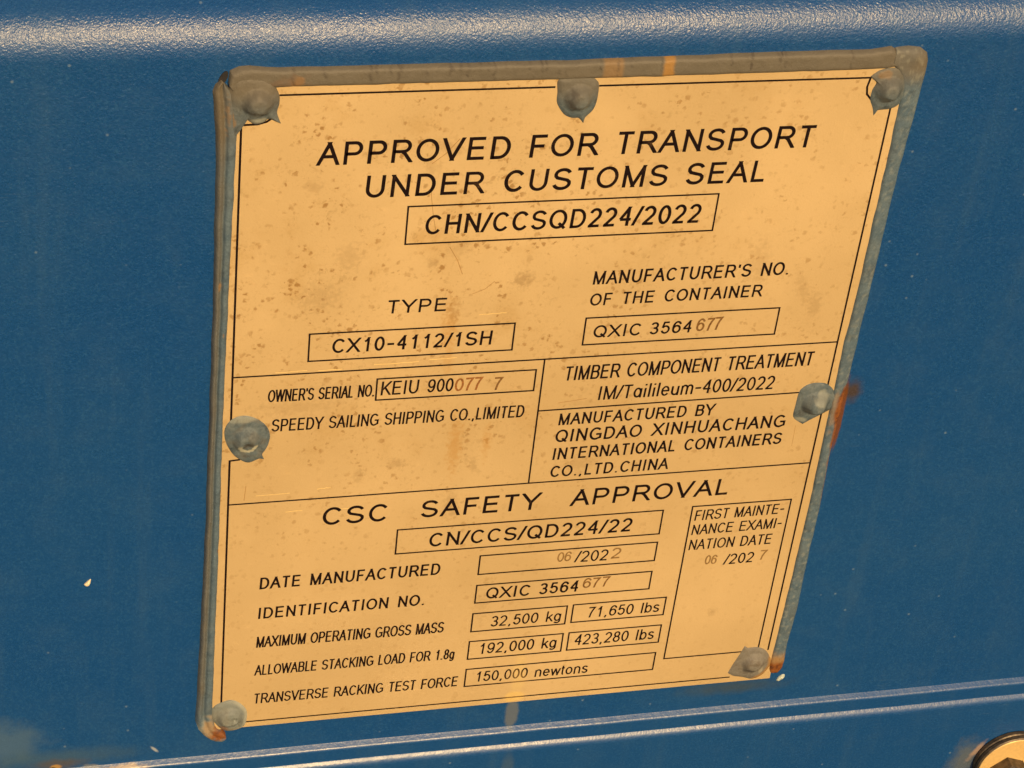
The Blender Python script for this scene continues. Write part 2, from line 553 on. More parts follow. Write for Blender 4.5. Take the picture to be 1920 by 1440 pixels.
g('W', 1.32, [(.06, 1), (.36, 0), (.66, 1), (.96, 0), (1.26, 1)])
g('X', .93, [(.07, 0), (.84, 1)], [(.09, 1), (.86, 0)])
g('Y', .93, [(.06, 1), (.465, .42), (.87, 1)], [(.465, .45), (.465, 0)])
# figures
g('0', .78, E(.39, .5, .28, .5, 90, 450, 26))
g('1', .78, [(.20, .74), (.36, .84), (.46, 1), (.46, 0)])
g('2', .78, E(.38, .72, .27, .28, 168, -20) + [(.59, .52), (.12, .02), (.12, 0), (.68, 0)])
g('3', .78, E(.375, .755, .245, .245, 160, -90) + [(.30, .51)], [(.375, .51)] + E(.385, .26, .275, .26, 90, -165))
g('4', .78, [(.53, 0), (.53, 1), (.08, .31), (.72, .31)])
g('5', .78, [(.64, 1), (.23, 1), (.14, .50), (.20, .55)] + E(.39, .325, .285, .325, 120, -165))
g('6', .78, E(.40, .315, .275, .315, 90, 450, 22), E(.43, .50, .305, .5, 32, 180) + [(.125, .36)])
g('7', .78, [(.10, 1), (.68, 1), (.50, .70), (.38, .40), (.31, 0)])
g('8', .78, E(.39, .765, .23, .235, 90, 450, 20), E(.39, .265, .275, .265, 90, 450, 20))
g('9', .78, E(.38, .685, .275, .315, 90, 450, 22), [(.655, .64)] + E(.35, .50, .305, .5, 0, -148))
g('-', .62, [(.06, .42), (.56, .42)])
g('/', .39, [(.0, -.01), (.39, 1.01)])
g('.', .39, [(.195, -.065), (.195, .075)])
g(',', .39, [(.195, .075), (.195, -.02), (.13, -.20)])
g("'", .27, [(.135, 1.05), (.135, .75)])
g(' ', .40)
# small letters
XH = .70
g('a', .78, E(.37, XH / 2, .26, XH / 2, 90, 450, 22), [(.65, XH), (.65, 0)])
g('b', .78, [(.14, 0), (.14, 1)], E(.41, XH / 2, .27, XH / 2, 90, 450, 22))
g('e', .78, [(.12, XH * .52), (.66, XH * .52)] + E(.39, XH / 2, .27, XH / 2, 4, 325))
g('g', .78, E(.38, XH / 2, .26, XH / 2, 90, 450, 22), [(.64, XH), (.64, 0)] + E(.38, -.02, .26, .22, 0, -150))
g('i', .31, [(.155, 0), (.155, XH)], [(.155, .90), (.155, 1.03)])
g('k', .70, [(.14, 0), (.14, 1)], [(.62, XH), (.14, .24)], [(.33, .42), (.64, 0)])
g('l', .31, [(.155, 0), (.155, 1)])
g('m', 1.16, [(.14, 0), (.14, XH)], [(.14, .42)] + E(.36, .47, .215, XH - .47, 170, 0) + [(.575, 0)], [(.575, .42)] + E(.80, .47, .22, XH - .47, 170, 0) + [(1.02, 0)])
g('n', .78, [(.14, 0), (.14, XH)], [(.14, .42)] + E(.39, .45, .25, XH - .45, 170, 0) + [(.64, 0)])
g('o', .78, E(.39, XH / 2, .28, XH / 2, 90, 450, 22))
g('s', .70, E(.345, .525, .22, .175, 20, 180) + [(.15, .44), (.345, .36), (.55, .27)] + E(.345, .175, .235, .175, 0, -165))
g('t', .39, [(.17, .95), (.17, .16)] + E(.27, .12, .10, .12, 180, 280), [(.03, XH), (.34, XH)])
g('u', .78, [(.14, XH), (.14, .25)] + E(.39, .25, .25, .25, 180, 360) + [(.64, XH)], [(.64, .3), (.64, 0)])
g('w', 1.0, [(.05, XH), (.28, 0), (.50, XH), (.72, 0), (.95, XH)])

SHEAR = 0.045


def turn_split(pts):
    """break a stroke where it folds back sharply, so that every leg keeps its full width"""
    out, cur = [], [pts[0]]
    for i in range(1, len(pts)):
        cur.append(pts[i])
        if i < len(pts) - 1:
            a = Vector(pts[i]) - Vector(pts[i - 1])
            b = Vector(pts[i + 1]) - Vector(pts[i])
            if a.length > 1e-6 and b.length > 1e-6 and a.angle(b) > radians(100):
                out.append(cur)
                cur = [pts[i]]
    out.append(cur)
    return out


def clip_band(pts, faces, lo, hi):
    """cut the ribbon's faces off at the baseline and the cap line"""
    ov, of = [], []
    for f in faces:
        poly = [pts[i] for i in f]
        for lim, sg in ((lo, 1), (hi, -1)):
            res = []
            for i, p in enumerate(poly):
                q = poly[i - 1]
                ip, iq = sg * (p[1] - lim) >= -1e-9, sg * (q[1] - lim) >= -1e-9
                if ip != iq:
                    k = (lim - q[1]) / (p[1] - q[1])
                    res.append((q[0] + (p[0] - q[0]) * k, lim))
                if ip: res.append(p)
            poly = res
            if len(poly) < 3: break
        if len(poly) >= 3:
            of.append(tuple(range(len(ov), len(ov) + len(poly))))
            ov += poly
    return ov, of


def write(text, u0, va, u1, vb, H, material=None, sw=0.125, name='lettering', space=0.6, gap=0.0, shear=SHEAR, jit=0.0):
    """set one line so that its ink runs from u0 to u1, baseline from va to vb, capitals H high"""
    material = material or M_INK
    t = H * sw
    xs_, x = [], 0.0
    lo, hi = 1e9, -1e9
    for i, ch in enumerate(text):
        adv, st = G[ch]
        if ch == ' ': adv = space
        xs_.append(x)
        for s in st:
            for p in s:
                lo = min(lo, x + p[0])
                hi = max(hi, x + p[0])
        x += adv + gap
    k = (u1 - u0 - t) / (hi - lo)
    ink = Ink()
    for ch, gx in zip(text, xs_):
        jx, jy = random.uniform(-jit, jit), random.uniform(-jit, jit)
        wd = t * random.uniform(0.97, 1.03)
        for s in G[ch][1]:
            inside = all(-1e-6 <= p[1] <= 1 + 1e-6 for p in s) or ch == '/'
            loc = [(t / 2 + (gx + px - lo) * k, t / 2 + py * (H - t)) for (px, py) in s]
            for leg in turn_split(loc):
                q = [Vector(p) for p in leg]
                for e, f in ((0, 1), (-1, -2)):           # run slanting ends out to the cap line and baseline
                    d = q[e] - q[f]
                    edge = abs(q[e].y - t / 2) < 1e-4 or abs(q[e].y - (H - t / 2)) < 1e-4 or ch == '/'
                    if edge and abs(d.y) > 0.3 * d.length and d.length > 0.25 * t:
                        q[e] = q[e] + d.normalized() * 0.75 * t
                vs, fs = strip(q, wd, 0)
                o = len(ink.v)
                flat = [(p.x * 1000, p.z * 1000) for p in vs]
                if inside:
                    flat, fs = clip_band(flat, fs, 0.0, H)
                for uu, vv in flat:
                    base = va + (vb - va) * uu / max(0.1, (u1 - u0))
                    ink.v.append(P(u0 + uu + shear * (vv - H / 2) + jx, base + vv + jy, ink.z))
                ink.f += [tuple(o + i for i in f) for f in fs]
                ink.z += 0.0009
    return ink.build(name, material)


LINES = [
    ("APPROVED", 20.4, 205.7, 72.7, 205.7, 7.2), ("FOR", 78.2, 205.75, 97.3, 205.75, 7.2),
    ("TRANSPORT", 101.9, 205.8, 159.7, 205.8, 7.2),
    ("UNDER", 34.0, 194.9, 66.6, 194.9, 7.1), ("CUSTOMS", 72.0, 194.95, 118.4, 194.95, 7.1),
    ("SEAL", 123.8, 195.0, 147.3, 195.0, 7.1),
    ("CHN/CCSQD224/2022", 51.2, 182.2, 130.0, 182.2, 6.4),
    ("TYPE", 42.3, 156.2, 59.7, 156.1, 4.6),
    ("CX10-4112/1SH", 27.7, 143.45, 73.6, 143.45, 5.0),
    ("MANUFACTURER'S NO.", 101.3, 162.6, 159.8, 162.7, 4.6),
    ("OF THE CONTAINER", 101.2, 155.2, 153.0, 155.4, 4.3),
    ("QXIC", 103.6, 143.8, 117.8, 143.75, 4.4), ("3564", 120.6, 143.8, 133.5, 143.8, 4.4),
    ("OWNER'S SERIAL NO.", 10.2, 127.35, 40.8, 127.2, 4.4),
    ("KEIU", 42.7, 127.4, 53.6, 127.35, 5.0), ("900", 56.2, 127.4, 63.8, 127.4, 4.8),
    ("SPEEDY SAILING SHIPPING CO.,LIMITED", 11.7, 116.6, 86.0, 116.2, 4.5),
    ("TIMBER COMPONENT TREATMENT", 96.6, 128.7, 173.7, 129.0, 5.2),
    ("IM/Tailileum-400/2022", 108.1, 120.75, 162.7, 120.85, 5.1),
    ("MANUFACTURED BY", 97.0, 112.15, 145.3, 112.25, 4.4),
    ("QINGDAO XINHUACHANG", 96.6, 105.65, 168.8, 105.85, 4.8),
    ("INTERNATIONAL CONTAINERS", 96.7, 98.95, 168.8, 99.25, 4.5),
    ("CO.,LTD.CHINA", 96.6, 92.2, 133.7, 92.3, 4.4),
    ("CSC", 28.2, 79.7, 47.6, 79.6, 6.9), ("SAFETY", 58.0, 79.85, 94.7, 79.85, 6.7),
    ("APPROVAL", 104.4, 80.15, 155.1, 80.25, 6.5),
    ("CN/CCS/QD224/22", 61.4, 67.9, 125.4, 68.1, 5.5),
    ("DATE MANUFACTURED", 10.4, 56.0, 65.8, 56.3, 4.7),
    ("/202", 108.4, 56.9, 119.2, 56.7, 4.6),
    ("IDENTIFICATION NO.", 10.4, 43.85, 61.8, 44.0, 4.6),
    ("QXIC", 81.3, 44.45, 95.4, 44.35, 4.7), ("3564", 98.4, 44.45, 111.3, 44.45, 4.7),
    ("MAXIMUM OPERATING GROSS MASS", 10.2, 31.85, 69.0, 31.65, 4.6),
    ("32,500 kg", 84.0, 32.3, 106.8, 32.4, 4.5), ("71,650 lbs", 115.4, 32.7, 139.3, 32.65, 4.5),
    ("ALLOWABLE STACKING LOAD FOR 1.8g", 10.0, 19.95, 73.4, 19.75, 4.4),
    ("192,000 kg", 81.4, 20.7, 106.6, 20.8, 4.7), ("423,280 lbs", 112.5, 20.95, 139.2, 20.75, 4.7),
    ("TRANSVERSE RACKING TEST FORCE", 10.0, 7.7, 75.7, 7.4, 4.4),
    ("150,000 newtons", 81.4, 8.5, 118.6, 8.1, 4.5),
    ("FIRST MAINTE-", 145.5, 70.4, 175.0, 70.7, 4.2),
    ("NANCE EXAMI-", 145.4, 64.5, 175.2, 64.75, 4.2),
    ("NATION DATE", 145.4, 58.2, 172.9, 58.25, 4.3),
    ("/202", 158.0, 50.85, 168.0, 51.0, 4.4),
]
for L in LINES:
    t_ = L[0]
    dense = (L[3] - L[1]) / len(t_) / L[5] < 0.62
    sp = 0.55 if dense else (0.75 if t_[0].isdigit() else 0.62)
    write(*L, sw=0.143 if L[5] > 6 else (0.122 if dense else 0.145), space=sp, gap=0.07 if dense else 0.13)

STAMPS = [
    ("677", 134.7, 144.0, 142.5, 144.2, 4.6, M_STAMP), ("077", 64.2, 127.2, 72.4, 127.3, 4.7, M_STAMP_RUST),
    ("7", 75.6, 126.9, 78.4, 126.9, 4.7, M_STAMP), ("06", 102.7, 57.6, 107.3, 57.6, 4.0, M_STAMP_FAINT),
    ("2", 120.3, 57.1, 123.4, 57.1, 4.5, M_STAMP_FAINT), ("677", 112.4, 45.5, 121.0, 45.6, 4.2, M_STAMP),
    ("06", 151.7, 51.5, 155.7, 51.5, 3.9, M_STAMP_FAINT), ("7", 169.6, 51.7, 172.2, 51.7, 4.1, M_STAMP_FAINT),
]
for (tx, u0, va, u1, vb, H, m) in STAMPS:
    write(tx, u0, va, u1, vb, H, m, sw=0.135, name='stamped_number', jit=0.12)

BOXES = [(46.0, 134.2, 179.35, 191.6), (21.1, 79.9, 141.1, 150.55), (100.8, 159.35, 141.45, 150.95),
         (41.3, 87.95, 125.8, 133.4), (51.25, 134.65, 66.1, 75.7), (77.95, 134.65, 55.0, 62.65),
         (78.0, 134.55, 43.05, 50.45), (77.85, 108.35, 30.85, 38.55), (110.35, 140.95, 31.2, 38.75),
         (77.8, 108.4, 18.9, 26.6), (110.35, 141.05, 19.1, 26.7), (77.85, 140.85, 6.85, 14.45),
         (144.1, 176.4, 11.3, 76.3)]
for (a, b, c, d) in BOXES:
    k = Ink()
    k.add([(a, c), (b, c), (b, d), (a, d), (a, c)], 0.52)
    k.build('number_box', M_INK)

# dividing lines and the border line with its notch at every rivet
for pts in ([(0, 136.85), (180, 137.2)], [(0, 90.25), (180, 90.75)], [(90.1, 136.8), (90.2, 90.7)], [(90.3, 118.05), (172.8, 118.85)]):
    k = Ink(INK - 0.012)
    k.add(pts, 0.52)
    k.build('dividing_line', M_INK)
k = Ink(INK - 0.02)
W_, H_ = 180.0, 227.5
k.add([(9.6, H_), (83, H_)], 0.58)
k.add([(95, H_), (172.2, H_)], 0.58)
k.add([(172.2, H_ + .25), (171.7, 224.6), (172.1, 222.3), (174.2, 220)], 0.62)
k.add([(W_, 218.5), (W_, 121)], 0.58)
k.add([(W_, 110.5), (W_, 11)], 0.58)
k.add([(168.5, 0), (7, 0)], 0.52)
k.add([(0, 9), (0, 106.8), (3, 107.1)], 0.62)
k.add([(0, 121), (0, 218.9), (4.2, 219.0), (6.6, 219.7), (8.6, 221.2)], 0.62)
k.build('border_line', M_INK)

# scratches, each a mark of its own
def scratch(pts, wd, material, z):
    k = Ink(z)
    k.add(pts, wd)
    k.build('scratch_mark', material)


for (u, v, l) in ((12, 137.7, 9), (24, 137.5, 7), (40, 138.6, 13), (56, 139.2, 8), (8, 93.0, 10), (26, 94.0, 4), (17, 86.0, 5), (33, 85.6, 4), (69, 154.2, 8)):
    scratch([(u + i * l / 6, v + 0.10 * random.uniform(-1, 1) + 0.03 * i) for i in range(7)], 0.20, M_BRIGHT, 0.012)
for pts, wd in (([(51.8, 197.5), (52.3, 193.5), (53.2, 188.0), (54.2, 183.5)], .16), ([(58.6, 177.8), (61.2, 173.2), (63.0, 168.4)], .2),
                ([(51.5, 205), (55, 208), (58.5, 212.5)], .2), ([(96, 120.6), (104.5, 121.6)], .2), ([(66.5, 161.5), (70, 163), (72.5, 165.5)], .18),
                ([(5, 97), (4.6, 91.5)], .18), ([(172.4, 106), (172.6, 98)], .14)):
    scratch(pts, wd, M_DULL, 0.008)


# ---------------------------------------------------------------- sealant beads
def interp(poly, n):
    """n points evenly spread along a polyline"""
    d = [0.0]
    for a, b in zip(poly, poly[1:]):
        d.append(d[-1] + (Vector(b) - Vector(a)).length)
    out, j = [], 0
    for i in range(n):
        s = d[-1] * i / (n - 1)
        while j < len(poly) - 2 and d[j + 1] < s: j += 1
        f = (s - d[j]) / max(1e-9, d[j + 1] - d[j])
        out.append(Vector(poly[j]).lerp(Vector(poly[j + 1]), f))
    return out


def nz(u, v, s=0.3, k=0.0):
    return noise.noise(Vector((u * s, v * s, k)))


def bead(outer, inner, n, m, hfun, mask, base=WALL - 0.05, name='sealant_bead', label=None, wob=0.25):
    O, I = interp(outer, n), interp(inner, n)
    vs, at = [], {'rust': [], 'pale': [], 'dust': [], 'crack': [], 'ochre': []}
    for i in range(n):
        s = i / (n - 1)
        o = O[i] + Vector((nz(*O[i], 0.11, 1), nz(*O[i], 0.11, 2))) * wob
        q = I[i] + Vector((nz(*I[i], 0.13, 3), nz(*I[i], 0.13, 4))) * wob * 0.7
        for j in range(m):
            t = j / (m - 1)
            p = o.lerp(q, t)
            w = base + max(0.0, hfun(s, t, p)) if 0 < j < m - 1 else base
            if 0 < j < m - 1: w += 0.16 * nz(p.x, p.y, 0.22, 5) + 0.06 * nz(p.x, p.y, 0.7, 6)
            vs.append(P(p.x, p.y, w))
            mk = mask(p, s, t)
            for key in at: at[key].append(max(0.0, min(1.0, mk.get(key, 0.0))))
    fs = [(i * m + j, i * m + j + 1, (i + 1) * m + j + 1, (i + 1) * m + j) for i in range(n - 1) for j in range(m - 1)]
    fs += [tuple(range(m))[::-1], tuple((n - 1) * m + j for j in range(m))]
    o = mesh_obj(name, vs, fs, M_BEAD, plate, smooth=True, attrs=at)
    if label: o['label'] = label
    return o


def sstep(x, a, b):
    t = max(0.0, min(1.0, (x - a) / (b - a)))
    return t * t * (3 - 2 * t)


def blob(p, u, v, ru, rv, k=0.6, s=0.5):
    d = sqrt(((p.x - u) / ru) ** 2 + ((p.y - v) / rv) ** 2) + k * nz(p.x, p.y, s, 11)
    return sstep(d, 1.25, 0.6)


def dome(t, h, e=2.6):
    return h * (1 - abs(2 * t - 1) ** e)


# top bead: dusty, cracked across, two ochre runs
cracks = [random.uniform(4, 175) for _ in range(34)]


def top_mask(p, s, t):
    m = {'dust': 0.92}
    c = 0.0
    for i, cu in enumerate(cracks):
        off = 0.9 * nz(cu, p.y, 0.6, 20 + i)
        d = abs(p.x - cu - off)
        if d < 0.45 and (t < 0.25 + 0.75 * ((i * 37) % 10) / 10): c = max(c, (1 - d / 0.45) * (0.70 + 0.5 * ((i * 53) % 7) / 7))
    m['crack'] = c * sstep(nz(p.x, p.y, 0.8, 31), -0.4, 0.2) * 0.8
    m['ochre'] = max(0.85 * sstep(abs(p.x - 113.6 + 0.4 * nz(p.x, p.y, .5, 3)), 2.0, 1.0), 0.38 * sstep(abs(p.x - 98.2), 3.2, 2.2), 0.35 * blob(p, 14, 231.5, 1.6, 1.8, 1.2))
    m['rust'] = 0.18 * blob(p, 12, 231.5, 4, 2.2, 1.0)
    return m


bead([(-3.6, 231.0), (-3.2, 234.6), (-1.0, 235.8), (1.5, 236.0), (6.0, 235.4), (9.6, 235.15), (50, 235.1), (87.7, 235.1), (144.2, 235.9), (171.0, 235.9), (176.5, 236.7), (179.3, 235.0)],
     [(-1.5, 228.0), (0.5, 228.2), (3.0, 228.6), (5.0, 229.0), (8.0, 229.3), (13.3, 229.6), (50, 229.5), (87, 229.5), (140, 229.6), (171, 229.8), (176, 229.8), (178.6, 230.6)],
     460, 15, lambda s, t, p: dome(t, 1.75, 7), top_mask, label='brownish dusty bead along the top edge with fine cracks')


# left bead: two ridges with a groove between them, rusty hooked foot
def left_h(s, t, p):
    h = 1.9 * (1 - abs(2 * t - 1) ** 5)
    h -= 1.0 * math.exp(-((t - 0.42) / 0.10) ** 2) * (1 - 0.6 * sstep(s, 0.93, 0.97))
    return h * (0.82 + 0.18 * sstep(s, 0, 0.05))


def left_mask(p, s, t):
    m = {}
    m['dust'] = 0.62 * sstep(t, 0.52, 0.34) * sstep(p.y, -2, 20) + 0.6 * sstep(p.y, 205, 228) + 0.22 * max(0, nz(p.x, p.y, 0.15, 9))
    m['rust'] = max(0.95 * blob(p, -0.2, -4.4, 3.2, 2.5, 0.5, 0.9), 0.6 * blob(p, -1.3, -2.2, 1.6, 2.0, 0.6, 0.9), 0.7 * blob(p, -2.2, 73, 0.5, 1.2))
    m['ochre'] = max(0.30 * blob(p, -3.6, 222, 0.6, 3.8, 1.6, 0.9), 0.55 * blob(p, -3.6, -1.5, 2.2, 5.0), 0.6 * blob(p, -4.4, 168, 0.4, 1.2), 0.5 * blob(p, -3, 152, .3, .8))
    m['pale'] = 0.75 * sstep(t, 0.16, 0.06) * sstep(p.y, 3, -2) + 0.35 * blob(p, -4, -1, 2.6, 5) + 0.0
    return m


bead([(-5.4, 231.9), (-6.9, 230.6), (-7.6, 228.6), (-7.2, 225.5), (-6.5, 216), (-6.2, 200), (-5.9, 175), (-6.2, 120), (-6.4, 80), (-7.1, 37), (-7.7, 8), (-7.8, 1.5), (-6.9, -2.5), (-5.1, -5.3), (-3.0, -7.3), (-1.2, -8.2), (0.6, -8.3), (1.5, -7.6), (1.9, -6.4)],
     [(-4.3, 231.0), (-3.0, 229.5), (-1.8, 228.0), (-1.2, 225.5), (-0.6, 216), (-0.9, 200), (-1.4, 175), (-2.0, 120), (-2.0, 80), (-2.2, 40), (-2.3, 12), (-2.2, 4), (-1.8, 0.5), (-1.0, -1.2), (-0.3, -2.0), (0.4, -2.8), (0.9, -3.4), (1.3, -4.0), (1.7, -4.6)],
     520, 17, left_h, left_mask, label='blue grey grooved bead along the left edge with a rusty hooked foot')


def right_mask(p, s, t):
    m = {}
    m['rust'] = max(0.98 * sstep(p.y, 123.5, 119) * sstep(p.y, 84, 96) * sstep(t + 0.16 * nz(p.x, p.y, 0.3, 2) + (0.018 * (114 - p.y) if p.y < 114 else 0.05 * (p.y - 114)), 0.70, 0.50),
                    0.75 * sstep(t, 0.22, 0.08) * sstep(abs(p.y - 88), 22, 8), 0.97 * sstep(p.y + 0.7 * nz(p.x, p.y, .8, 3), 6.2, 4.0))
    m['ochre'] = max(0.75 * sstep(p.y + nz(p.x, p.y, .6, 4), 11, 6.5), 0.35 * blob(p, 183.5, 112, 1.0, 8))
    m['dust'] = 0.75 * sstep(p.y, 222, 232) + 0.30 * max(0, nz(p.x, p.y, 0.12, 5) + 0.1)
    m['pale'] = 0.16 * sstep(nz(p.x, p.y, 0.8, 8), 0.15, 0.4)
    return m


bead([(177.8, 236.2), (181.5, 236.7), (185.2, 236.4), (187.6, 234.6), (188.4, 232.2), (188.5, 229.8), (187.2, 198), (186.9, 152), (186.5, 122), (186.2, 95), (186.8, 74), (187.2, 28), (186.6, 12.8), (187.0, 5), (186.8, 1.8), (185.6, 0.2)],
     [(177.6, 231.0), (178.6, 230.2), (179.8, 229), (180.8, 226), (181.4, 223), (181.8, 218), (182.1, 198), (182.3, 152), (181.7, 137), (182.0, 118), (182.5, 75), (182.2, 40), (181.6, 10.8), (181.4, 5), (181.6, 2.0), (182.4, 0.4)],
     520, 15, lambda s, t, p: dome(t, 1.8, 6) * (0.8 + 0.2 * sstep(s, 1.0, 0.97)), right_mask, label='blue grey bead along the right edge streaked with orange rust')

# near-black patch painted for the shade where top and left beads part
gv, gf = [], []
ca, sa = cos(radians(-24)), sin(radians(-24))
cir = [(-4.9 + 0.95 * cos(a) * ca - 2.3 * sin(a) * sa, 232.4 + 0.95 * cos(a) * sa + 2.3 * sin(a) * ca) for a in [2 * pi * i / 20 for i in range(20)]]
gv = [P(u, v, WALL + 0.22) for u, v in cir] + [P(u, v, WALL - 0.05) for u, v in cir]
gf = [tuple(range(20))] + [(i, (i + 1) % 20, 20 + (i + 1) % 20, 20 + i) for i in range(20)]
mesh_obj('sealant_gap_shade', gv, gf, M_GAP_SHADE, plate)


# ---------------------------------------------------------------- rivets under dabs of paint
def smooth_closed(poly, sub, keep):
    """closed Catmull-Rom through the outline; points listed in keep stay sharp"""
    n_, out = len(poly), []
    for i in range(n_):
        p0, p1, p2, p3 = (Vector(poly[(i + d) % n_]) for d in (-1, 0, 1, 2))
        if i in keep: p0 = p1
        if (i + 1) % n_ in keep: p3 = p2
        for k_ in range(sub):
            t = k_ / sub
            q = 0.5 * ((2 * p1) + (p2 - p0) * t + (2 * p0 - 5 * p1 + 4 * p2 - p3) * t * t + (3 * p1 - p0 - 3 * p2 + p3) * t ** 3)
            if i in keep or (i + 1) % n_ in keep: q = q.lerp(p1.lerp(p2, t), 0.6)
            out.append(q)
    return out


def rivet(outline, keep, dc, rd, hd, mask, rim=0.55, base=-0.02, pit=None, label=None, flat=0.55):
    ring = smooth_closed(outline, 6, set(keep))
    c = Vector(dc)
    nr, ns = 26, len(ring)
    vs, fs = [], []
    at = {'rust': [], 'pale': [], 'dust': [], 'crack': [], 'ochre': []}

    def height(p, r):
        h = rim * (1 - r ** 7)
        d = (p - c).length / rd
        d += 0.06 * nz(p.x, p.y, 0.5, 41)
        if d < 1:
            h += 1.3 * hd * (1 - sstep(d, flat * 0.6, 1.0)) * (1 - 0.12 * d * d)
        if pit:
            for (pu, pv, pr, pd) in pit:
                h -= pd * math.exp(-((p - Vector((pu, pv))).length / pr) ** 2)
        h += 0.10 * nz(p.x, p.y, 0.6, 42) + 0.05 * nz(p.x, p.y, 1.8, 43)
        return h

    def push(p, r, w):
        vs.append(P(p.x, p.y, w))
        mk = mask(p, r)
        for key in at: at[key].append(max(0.0, min(1.0, mk.get(key, 0.0))))

    push(c, 0, base + height(c, 0))
    for i in range(1, nr + 1):
        r = (i / nr) ** 0.8
        for q in ring:
            p = c.lerp(q, r)
            push(p, r, base + (max(0.06, height(p, r)) if i < nr else 0.06))
    for q in ring:
        push(q, 1, base - 0.5)
    for k_ in range(ns):
        fs.append((0, 1 + k_, 1 + (k_ + 1) % ns))
    for i in range(nr):
        a, b = 1 + i * ns, 1 + (i + 1) * ns
        for k_ in range(ns):
            fs.append((a + k_, b + k_, b + (k_ + 1) % ns, a + (k_ + 1) % ns))
    o = mesh_obj('rivet', vs, fs, M_RIVET, plate, smooth=True, attrs=at)
    if label: o['label'] = label
    return o


def mk(**f):
    return lambda p, r: {k_: fn(p, r) for k_, fn in f.items()}


rivet([(-3.2, 231.0), (-1.0, 233.4), (3.6, 233.6), (7.4, 231.6), (9.2, 228.6), (9.7, 226.6), (9.6, 224.6), (9.2, 222.2), (10.3, 219.0), (8.4, 220.0), (7.0, 220.5), (5.6, 219.5), (3.6, 219.0), (1.8, 220.2), (0.6, 221.3), (-0.5, 219.9), (-1.1, 217.6), (-1.9, 215.2), (-2.9, 217.2), (-3.5, 224.0)],
      [8], (4.0, 226.0), 4.6, 1.9, mk(dust=lambda p, r: 0.75 * sstep(p.y, 222, 230) + 0.15, pale=lambda p, r: 0.4 * blob(p, 4.6, 220.4, 2.2, 0.9), ochre=lambda p, r: 0.4 * blob(p, -2.1, 220.8, 0.6, 2.4, 1.6, 0.9)),
      rim=1.2, pit=[(5.4, 222.6, 1.2, 0.35)], label='top left corner rivet smeared into the sealant, with a small pointed tail')
rivet([(83.5, 229.6), (83.7, 226.0), (84.0, 222.6), (86.2, 219.2), (88.5, 217.9), (90.6, 217.7), (92.0, 216.1), (92.3, 217.8), (94.1, 220.0), (94.9, 222.6), (95.0, 227.0), (94.4, 229.0), (92.4, 230.4), (89.0, 231.0), (86.2, 230.6)],
      [6], (89.6, 224.3), 4.5, 2.0, mk(dust=lambda p, r: 0.75 * sstep(p.y, 221, 228), crack=lambda p, r: 0.45 * blob(p, 88.0, 224, 1.2, 3.2, 0.9, 1.0), pale=lambda p, r: 0.35 * blob(p, 91, 221.9, 1.3, 0.6)),  # darker blotch left of the dome's middle
      rim=0.75, pit=[(89.2, 221.6, 0.9, 0.3)], label='rivet in the middle of the top edge with a drip hanging below')
rivet([(172.0, 227.9), (174.1, 226.1), (173.4, 223.6), (173.4, 220.6), (174.7, 217.8), (175.4, 215.4), (176.2, 217.0), (179.8, 217.4), (182.2, 218.8), (183.6, 222.1), (183.4, 226.4), (181.4, 230.0), (177.0, 230.4), (174.0, 229.6)],
      [0, 5], (178.0, 224.0), 4.4, 2.1, mk(dust=lambda p, r: 0.65 * sstep(p.y, 221, 229), ochre=lambda p, r: 0.3 * blob(p, 176, 228.5, 2, 1.2), crack=lambda p, r: 0.35 * blob(p, 178, 220.3, 2.6, 0.6)),  # shade under the dome painted as a darker band
      rim=0.7, label='top right corner rivet half sunk in the sealant')
rivet([(-1.8, 117.2), (-1.2, 113.6), (0.8, 109.4), (3.2, 106.9), (5.4, 105.8), (7.4, 106.5), (8.6, 107.0), (9.9, 106.7), (9.3, 108.5), (10.2, 110.2), (11.0, 112.4), (11.3, 115.5), (10.3, 118.6), (7.9, 121.3), (4.9, 122.9), (2.2, 123.0), (0.0, 121.8), (-1.4, 119.7)],
      [7], (4.7, 114.6), 4.9, 1.7,
      mk(pale=lambda p, r: 0.95 * sstep(abs((p - Vector((4.9, 112.9))).length - 2.3 + 0.35 * nz(p.x, p.y, 1.2, 7)), 0.72, 0.40) * sstep(p.y, 113.9, 112.7) + 0.3 * blob(p, 4.5, 122, 5, 1.4),
         crack=lambda p, r: 0.6 * blob(p, 4.9, 113.2, 1.5, 1.2, 0.4, 1.0) + 0.4 * blob(p, 4.4, 108.6, 2.2, 0.5, 0.6, 1.0), dust=lambda p, r: 0.3 * sstep(nz(p.x, p.y, .4, 9), 0, .4)),  # darker centre in the pit, darker strip below the dome
      rim=0.55, pit=[(4.9, 112.9, 1.5, 1.5)], label='round rivet on the left edge with a chipped pale crescent')
rivet([(171.2, 119.0), (172.6, 121.1), (174.8, 122.1), (177.4, 122.1), (179.6, 121.5), (182.2, 119.0), (183.4, 115.6), (183.2, 112.3), (181.3, 110.7), (179.2, 109.4), (176.8, 108.0), (174.6, 106.5), (172.4, 108.0), (170.9, 109.9), (170.9, 113.7)],
      [11], (176.8, 114.8), 4.6, 2.6, mk(crack=lambda p, r: 0.35 * blob(p, 173.4, 112, 1.6, 2.0, .6, .8), pale=lambda p, r: 0.30 * blob(p, 178.5, 117, 2.5, 2.5) + .35 * blob(p, 173.3, 108.6, 2.4, 1.0)),  # shaded lower left of the dome darkened in the colour
      rim=0.7, label='bulging rivet on the right edge with rust running beside it')
